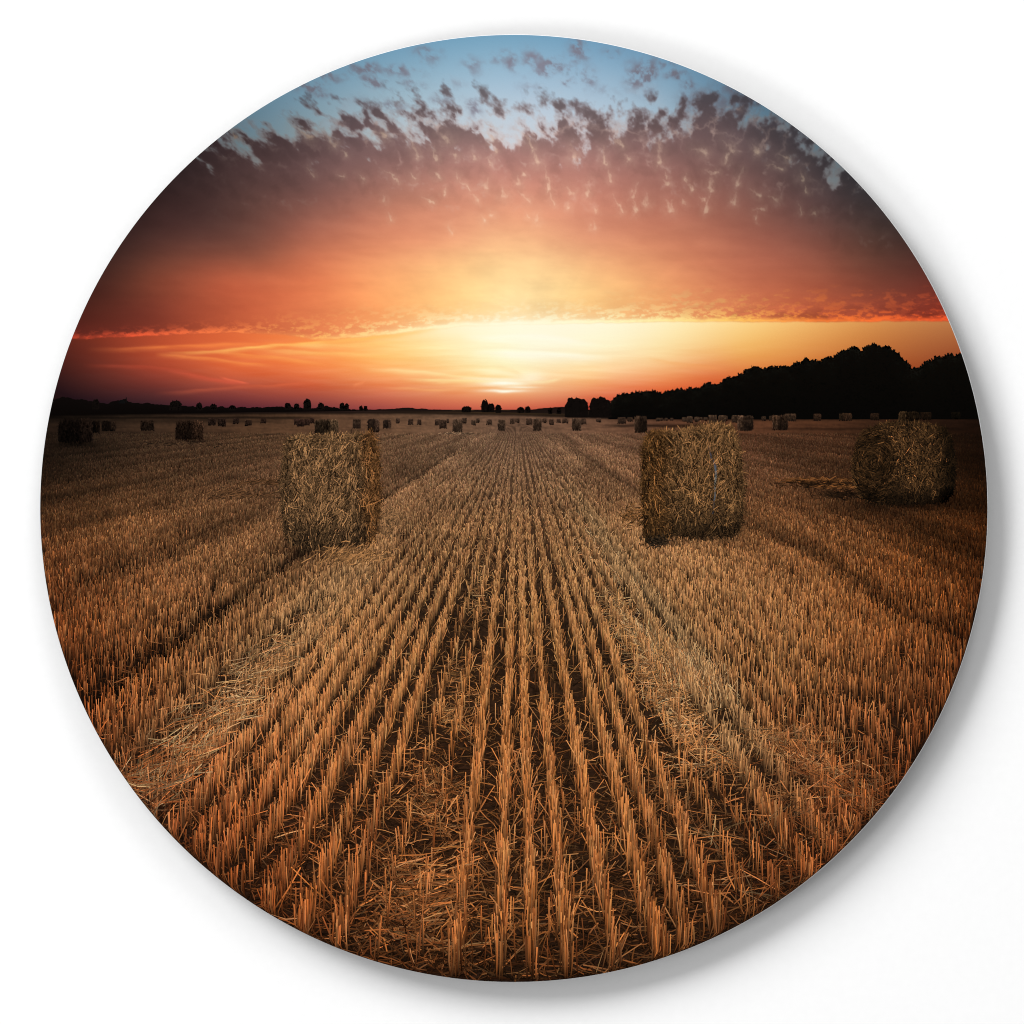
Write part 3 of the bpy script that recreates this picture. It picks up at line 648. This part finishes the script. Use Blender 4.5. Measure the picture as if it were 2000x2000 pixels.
strip_mass(hedge, x, y, knots(x, [(690, 803.5), (900, 804), (1110, 808)]), 0.0545, (24, 16, 14), (30, 21, 17))
hedge.strokes(np.array([246.5, 238.]), np.array([786., 788.]), np.array([246.5, 238.]), np.array([776., 781.]), np.array([2.2, 12.]), np.full((2, 3), 14.), np.full((2, 3), 13.), 0.055)
hedge.build('printed_hedgerow', INK, art, 'dark low hedges and roofs along the horizon')

# ------------------------------------------------------------------ bales
def bale(poly, colfun, z, nst, seed, length, width, end=None, fringe=140, strokefun=None, label=None, foot=True):
    """one printed straw bale: dark body, then straw strokes; colfun(x, y) -> lit straw colour"""
    P = np.array(poly, float); px, py = P[:, 0], P[:, 1]
    sh = Sheet()
    ring = colfun(np.r_[px, px.mean()], np.r_[py, py.mean()]) * 0.32
    sh.patch(px, py, z, ring)
    n = nst * 2
    x = rng.uniform(px.min(), px.max(), n); y = rng.uniform(py.min(), py.max(), n)
    k = inside(px, py, x, y); x, y = x[k], y[k]; n = len(x)
    a = strokefun(x, y, n); L = rng.uniform(*length, n)
    c = colfun(x, y) * np.exp(rng.normal(-0.44, 0.45, n))[:, None]
    clump = 0.74 + 0.52 * fbm(x / 9, y / 14, seed, 3, .6)
    c = c * clump[:, None]
    q = c * np.minimum(1, 215 / np.maximum(c.max(1, keepdims=True), 1))
    sh.strokes(x - np.cos(a) * L / 2, y + np.sin(a) * L / 2, x + np.cos(a) * L / 2, y - np.sin(a) * L / 2, rng.uniform(width * .7, width * 1.3, n), q * rng.uniform(.6, 1, n)[:, None], q, z + 0.004 + rng.uniform(0, .012, n), rng.normal(0, .09, n), .7)
    # dark gaps between the straws
    m = nst // 2
    x = rng.uniform(px.min(), px.max(), m); y = rng.uniform(py.min(), py.max(), m); k = inside(px, py, x, y); x, y = x[k], y[k]; m = len(x)
    a = strokefun(x, y, m); L = rng.uniform(length[0] * .5, length[1] * .7, m); c = colfun(x, y) * rng.uniform(.10, .3, m)[:, None]
    sh.strokes(x - np.cos(a) * L / 2, y + np.sin(a) * L / 2, x + np.cos(a) * L / 2, y - np.sin(a) * L / 2, width * 1.2, c, c, z + 0.006 + rng.uniform(0, .010, m), rng.normal(0, .06, m), .5)
    # straws sticking out of the outline
    if fringe:
        seg = rng.integers(0, len(px), fringe); t = rng.random(fringe); j = (seg + 1) % len(px)
        x = px[seg] * (1 - t) + px[j] * t; y = py[seg] * (1 - t) + py[j] * t
        ok = y < py.max() - (py.max() - py.min()) * 0.12; x, y = x[ok], y[ok]; f = len(x)
        ox = x - px.mean(); oy = y - py.mean(); a = np.arctan2(-oy, ox) + rng.normal(0, .8, f); L = rng.uniform(length[0] * .4, length[1] * .75, f)
        c = colfun(x, y) * rng.uniform(.5, 1.15, f)[:, None]
        sh.strokes(x - np.cos(a) * L * .5, y + np.sin(a) * L * .5, x + np.cos(a) * L * .6, y - np.sin(a) * L * .6, width * .9, c * .7, c, z + 0.017, rng.normal(0, .1, f), .6)
    return sh.build('printed_hay_bale', INK, art, label)

def mixc(a, b, t): return np.asarray(a) * (1 - t)[:, None] + np.asarray(b) * t[:, None]

# the big bale left of the middle: its round side towards us, the lit end to the right
def colA(x, y):
    t = sstep(696, 722, x + 5 * np.sin(y / 17)); v = (y - 850) / 210
    c = mixc((178, 131, 85), (164, 110, 62), t)
    c *= (1.0 - 0.10 * sstep(0.0, .2, .2 - v) - 0.42 * sstep(0.68, 1.05, v) * (1 - 0.5 * t) - .28 * sstep(570, 552, x) - .25 * sstep(732, 744, x))[:, None]
    return c * (1 - 0.18 * np.exp(-((x - 702) / 6) ** 2))[:, None]
def dirA(x, y, n):
    top = sstep(885, 862, y)
    return np.where(rng.random(n) < 0.25 + 0.5 * top, rng.uniform(0, math.pi, n), rng.normal(1.45 + 0.25 * np.sin(x / 22), 0.34, n))
polyA = [(557, 880), (561, 868), (568, 861), (580, 856), (605, 854), (640, 852), (680, 851), (710, 849), (727, 847), (733, 862), (738, 887), (741, 932), (742, 971), (739, 1025), (728, 1066), (712, 1070), (694, 1064), (650, 1078), (610, 1080), (575, 1068), (561, 1056), (556, 1030), (552, 1002), (550, 948), (554, 901)]
bale(polyA, colA, zof(238.), 5200, 700, (10, 30), 1.15, fringe=260, strokefun=dirA, label='large bale printed left of the middle with its orange end facing right')

def colB(x, y):
    t = sstep(1322, 1284, x + 6 * np.sin(y / 21)); v = (y - 835) / 215
    c = mixc((156, 112, 68), (130, 88, 47), t)
    c *= (1.0 + 0.10 * sstep(.12, 0, v) - 0.55 * sstep(0.70, 1.0, v) * (1 - .45 * t) - .30 * sstep(1432, 1452, x) - .25 * sstep(1268, 1254, x) + .08 * np.exp(-((x - 1300) / 30) ** 2 - ((y - 1010) / 40) ** 2))[:, None]
    return c
def dirB(x, y, n):
    return np.where(rng.random(n) < 0.35, rng.uniform(0, math.pi, n), rng.normal(1.6 + 0.35 * np.sin((x - 1250) / 30), 0.42, n))
polyB = [(1257, 874), (1261, 858), (1268, 850), (1277, 846), (1290, 846), (1310, 845), (1332, 842), (1352, 837), (1371, 834), (1400, 832), (1415, 833), (1427, 838), (1435, 850), (1441, 868), (1447, 901), (1452, 948), (1450, 994), (1444, 1036), (1430, 1046), (1417, 1048), (1355, 1048), (1316, 1048), (1300, 1060), (1287, 1063), (1262, 1058), (1257, 1017), (1254, 955), (1256, 893)]
bb = bale(polyB, colB, zof(232.), 5200, 720, (10, 30), 1.15, fringe=260, strokefun=dirB, label='large bale printed right of the middle with blue twine down its side')
tw = Sheet()
tx = np.array([1383, 1389, 1397, 1398, 1397, 1397, 1394, 1392.]); ty = np.array([870, 892, 910, 928, 948, 966, 985, 1004.])
tc = np.array([[58, 62, 70], [60, 72, 88], [78, 92, 108], [96, 110, 112], [112, 124, 122], [92, 100, 104], [66, 74, 82], [48, 54, 62.]])
tw.strokes(tx[:-1], ty[:-1], tx[1:], ty[1:], np.array([3, 4, 4.5, 4, 3.5, 3, 2.5]), tc[:-1], tc[1:], zof(232.) + 0.014, 0, 1.0)
tw.build('twine', INK, bb)

def colC(x, y):
    e = ((x - 1706) / 40) ** 2 + ((y - 905) / 72) ** 2
    t = sstep(1.15, .85, e); v = (y - 828) / 155
    c = mixc((106, 73, 42), (74, 50, 28), t)
    c *= (1.0 - 0.6 * sstep(.72, 1.0, v) - .62 * sstep(1812, 1862, x) - .10 * sstep(.1, 0, v))[:, None]
    return c
def dirC(x, y, n):
    rad = np.arctan2(-(y - 905), x - 1706) + math.pi / 2
    e = ((x - 1706) / 40) ** 2 + ((y - 905) / 72) ** 2 < 1.1
    return np.where(e, rad + rng.normal(0, .45, n), np.where(rng.random(n) < .45, rng.uniform(0, math.pi, n), rng.normal(1.7, .5, n)))
polyC = [(1676, 862), (1680, 852), (1691, 840), (1709, 832), (1730, 828), (1754, 826), (1785, 826), (1808, 829), (1845, 836), (1855, 850), (1863, 880), (1866, 925), (1861, 961), (1850, 978), (1799, 983), (1736, 985), (1700, 983), (1680, 970), (1668, 943), (1664, 907), (1669, 880)]
bale(polyC, colC, zof(180.), 4200, 740, (7, 20), 1.1, fringe=200, strokefun=dirC, label='large dark bale printed near the right rim')

small = [(114, 820, 181, 870, (30, 21, 16), 1), (173, 822, 195, 847, (26, 18, 13), 1), (198, 822, 227, 841, (38, 27, 20), 1), (274, 821, 301, 840, (44, 31, 23), 0), (343, 823, 397, 864, (58, 40, 29), 1), (406, 816, 422, 830, (46, 32, 25), 0),
         (425, 817, 441, 832, (46, 32, 25), 0), (455, 816, 467, 827, (46, 32, 25), 0), (478, 820, 492, 831, (50, 35, 26), 0), (509, 816, 520, 826, (50, 34, 26), 0), (574, 817, 585, 829, (56, 38, 30), 0), (580, 819, 594, 832, (54, 36, 29), 0),
         (594, 818, 605, 830, (56, 38, 30), 0), (605, 816, 614, 826, (56, 38, 30), 0), (615, 821, 661, 853, (84, 64, 46), 1), (689, 819, 705, 836, (68, 50, 38), 0), (718, 819, 741, 843, (74, 54, 42), 1), (748, 820, 764, 836, (74, 54, 42), 1),
         (773, 817, 781, 826, (72, 52, 41), 0), (797, 818, 807, 829, (72, 52, 41), 0), (815, 819, 823, 829, (72, 52, 41), 0), (849, 819, 860, 830, (74, 54, 42), 0), (858, 820, 872, 836, (74, 54, 42), 0), (872, 818, 877, 825, (72, 52, 41), 0),
         (884, 820, 903, 843, (86, 65, 50), 0), (902, 816, 912, 826, (78, 58, 45), 0), (920, 820, 929, 830, (78, 58, 45), 0), (930, 817, 937, 825, (78, 58, 45), 0), (950, 819, 961, 829, (80, 59, 46), 0), (972, 820, 987, 840, (86, 65, 50), 0),
         (996, 817, 1005, 827, (82, 60, 47), 0), (1006, 817, 1015, 825, (80, 58, 45), 0), (1027, 817, 1040, 829, (82, 60, 47), 0), (1041, 818, 1058, 840, (88, 66, 51), 0), (1059, 817, 1068, 825, (80, 58, 45), 0), (1072, 818, 1082, 829, (80, 58, 45), 0), (1087, 818, 1095, 825, (78, 56, 44), 0),
         (1098, 817, 1110, 826, (80, 58, 45), 0), (1117, 818, 1135, 840, (88, 66, 51), 0), (1135, 817, 1145, 828, (78, 57, 44), 0), (1164, 816, 1174, 824, (76, 55, 43), 0), (1206, 815, 1223, 827, (78, 57, 44), 0), (1225, 815, 1236, 823, (72, 53, 40), 0), (1239, 814, 1264, 844, (88, 65, 49), -1),
         (1281, 816, 1290, 822, (78, 58, 44), 0), (1290, 816, 1295, 821, (74, 54, 42), 0), (1298, 816, 1304, 821, (76, 56, 43), 0), (1309, 816, 1315, 821, (78, 57, 44), 0), (1332, 815, 1341, 823, (84, 63, 48), 0), (1341, 813, 1353, 825, (90, 68, 52), 0), (1356, 814, 1366, 823, (86, 64, 49), 0),
         (1366, 815, 1372, 820, (80, 60, 46), 0), (1374, 815, 1382, 821, (84, 63, 48), 0), (1384, 811, 1400, 829, (92, 69, 52), 0), (1403, 811, 1418, 824, (90, 67, 50), 0), (1417, 812, 1421, 821, (82, 60, 46), 0), (1429, 811, 1442, 825, (88, 66, 50), 0), (1440, 813, 1471, 840, (100, 74, 56), -1), (1487, 813, 1496, 821, (72, 53, 40), 0),
         (1502, 812, 1512, 821, (70, 51, 38), 0), (1509, 812, 1539, 839, (92, 66, 48), -1), (1532, 808, 1555, 822, (80, 59, 44), 0), (1589, 808, 1604, 821, (72, 50, 36), 0), (1639, 808, 1650, 821, (58, 42, 29), 0), (1644, 807, 1664, 821, (72, 50, 35), 0), (1700, 807, 1717, 820, (56, 39, 27), 0), (1755, 805, 1796, 833, (64, 47, 30), -1),
         (1798, 805, 1819, 819, (42, 29, 19), 0), (1858, 805, 1876, 818, (24, 19, 12), 0)]
for i, (x0, y0, x1, y1, c, e) in enumerate(small):
    w = x1 - x0; h = y1 - y0
    a = np.linspace(0, 2 * math.pi, 20, endpoint=False)
    sx = np.sign(np.cos(a)) * np.abs(np.cos(a)) ** 0.38; sy = np.sign(np.sin(a)) * np.abs(np.sin(a)) ** 0.42
    px = (x0 + x1) / 2 + sx * w / 2 * (1 + 0.03 * rng.normal(size=20)); py = (y0 + y1) / 2 + sy * h / 2 * (1 + 0.02 * rng.normal(size=20))
    c = np.array(c, float) * (0.84 if x0 > 1200 else 1.0)
    sh = Sheet(); z = zof(max(y1 - HOR, 5.)) - 0.002
    # patch rings: the top printed lighter than the foot
    n = 20
    t = np.clip((np.r_[py, (y0 + y1) / 2] - y0) / h, 0, 1)
    col = c * (0.98 - 0.42 * sstep(0.35, 1.0, t))[:, None]
    if e: 
        side = np.clip(((np.r_[px, (x0 + x1) / 2] - x0) / w if e > 0 else (x1 - np.r_[px, (x0 + x1) / 2]) / w), 0, 1)
        col = col * (0.72 + 0.5 * sstep(.5, .9, side))[:, None]
    sh.patch(px, py, z, col)
    m = int(np.clip(w * h * 0.42, 10, 800))
    x = rng.uniform(x0 + 1, x1 - 1, m * 2); y = rng.uniform(y0 + 1, y1 - 1, m * 2); q = inside(px, py, x, y); x, y = x[q], y[q]; m = len(x)
    tt = (y - y0) / h
    cc = c * (np.exp(rng.normal(0, .22, m)) * (1.05 - 0.4 * tt))[:, None]
    if e: cc = cc * (0.7 + 0.55 * sstep(.55, .75, (x - x0) / w if e > 0 else (x1 - x) / w))[:, None]
    a = rng.normal(1.57, .4, m); L = rng.uniform(.1, .3, m) * h
    sh.strokes(x - np.cos(a) * L / 2, y + np.sin(a) * L / 2, x + np.cos(a) * L / 2, y - np.sin(a) * L / 2, rng.uniform(1.0, 1.6, m), cc, cc, z + 0.001 + rng.uniform(0, .001, m))
    # shade at its foot, put into the ink as dark stubble strokes
    m = max(4, int(w * 0.5)); x = rng.uniform(x0, x1, m)
    d = np.repeat((c * 0.4)[None], m, 0)
    sh.strokes(x, np.full(m, y1 - 1.), x + rng.normal(0, .6, m), np.full(m, y1 + 1.2), 1.6, d, d, z + .0022)
    sh.build('printed_hay_bale', INK, art)

# heaps of straw beside the bales
heap = Sheet()
def heap_at(cx, cy, rx, ry, n, c, ang, L, lo=.4):
    x = cx + rng.normal(0, rx, n); y = cy + rng.normal(0, ry, n); a = rng.normal(*ang, n); l = rng.uniform(*L, n)
    col = np.array(c, float) * rng.uniform(lo, 1.15, n)[:, None]
    heap.strokes(x - np.cos(a) * l / 2, y + np.sin(a) * l / 2, x + np.cos(a) * l / 2, y - np.sin(a) * l / 2, rng.uniform(1, 1.9, n), col * .8, col, zof(y - HOR) + 0.012 + rng.uniform(0, .006, n), rng.normal(0, .1, n), .6)
heap_at(690, 1085, 30, 8, 260, (196, 138, 84), (0.5, .5), (8, 26))
heap_at(755, 1015, 16, 14, 260, (178, 130, 86), (1.2, .9), (6, 16))
heap_at(1236, 1005, 12, 10, 150, (160, 108, 62), (0.4, .6), (6, 16), .25)
heap_at(1285, 1058, 12, 5, 120, (70, 54, 38), (0.0, .9), (6, 14), .2)
heap_at(1600, 938, 34, 2.5, 160, (150, 94, 50), (0.05, .25), (8, 22))
heap_at(1612, 945, 36, 3.5, 220, (58, 37, 21), (0.0, .4), (8, 20))
heap_at(1640, 950, 20, 2, 90, (150, 94, 50), (0.05, .25), (8, 20))
heap_at(1640, 965, 22, 4, 160, (50, 33, 20), (2.7, .4), (8, 18))
heap_at(345, 867, 30, 2, 120, (84, 60, 42), (0.1, .4), (5, 12))
heap_at(455, 965, 34, 4, 150, (120, 82, 52), (0.35, .3), (8, 20))
heap_at(520, 942, 24, 3, 90, (110, 74, 46), (0.25, .3), (8, 18))
heap_at(895, 846, 16, 1.2, 50, (170, 132, 100), (0.0, .3), (4, 8))
heap.build('straw_heap', INK, art, 'pulled straw lying beside the bales', 'stuff')

# ------------------------------------------------------------------ the wall
def quad_object(name, pts, mat):
    me = bpy.data.meshes.new(name); me.from_pydata(pts, [], [(0, 1, 2, 3)]); me.materials.append(mat)
    o = bpy.data.objects.new(name, me); scene.collection.objects.link(o); return o
wl = quad_object('wall', [(-4, STAND * MM, -1), (4, STAND * MM, -1), (4, STAND * MM, 4), (-4, STAND * MM, 4)], WALL)
wl['label'] = 'plain white wall behind the round print'; wl['kind'] = 'structure'

# ------------------------------------------------------------------ light
world = bpy.data.worlds.new('World'); scene.world = world; world.use_nodes = True
bg = world.node_tree.nodes['Background']; bg.inputs['Color'].default_value = (1, 1, 1, 1); bg.inputs['Strength'].default_value = 0.40

def softbox(name, direction, dist, size, irradiance):
    """a round studio lamp that lays the given irradiance (in units of pi) on the print"""
    import mathutils
    d = mathutils.Vector(direction).normalized()
    L = bpy.data.lights.new(name, 'AREA'); L.shape = 'DISK'; L.size = size
    L.energy = irradiance * math.pi ** 2 * dist * dist / -d.y
    o = bpy.data.objects.new(name, L); scene.collection.objects.link(o)
    o.location = d * dist + mathutils.Vector((0, 0, 1.5))
    o.rotation_euler = (-d).to_track_quat('-Z', 'Y').to_euler()
    return o
softbox('key_lamp', (-1.2, -1.0, 1.2), 25.0, 14.5, 0.58)
softbox('side_lamp', (0.35, -1.0, 1.45), 12.0, 5.0, 0.12)
softbox('low_lamp', (-1.25, -1.0, -0.50), 12.0, 4.0, 0.15)

# ------------------------------------------------------------------ camera
cam = bpy.data.cameras.new('Camera'); co = bpy.data.objects.new('Camera', cam); scene.collection.objects.link(co)
cam.sensor_width = 36; cam.lens = 220; cam.clip_end = 50
co.location = (0, -220 / 36.0, 1.5); co.rotation_euler = (math.radians(90), 0, 0)
scene.camera = co
scene.render.engine = 'CYCLES'
scene.cycles.filter_width = 1.05

vs = scene.view_settings
vs.view_transform = 'Standard'; vs.look = 'None'; vs.exposure = 0; vs.gamma = 1; vs.use_curve_mapping = False
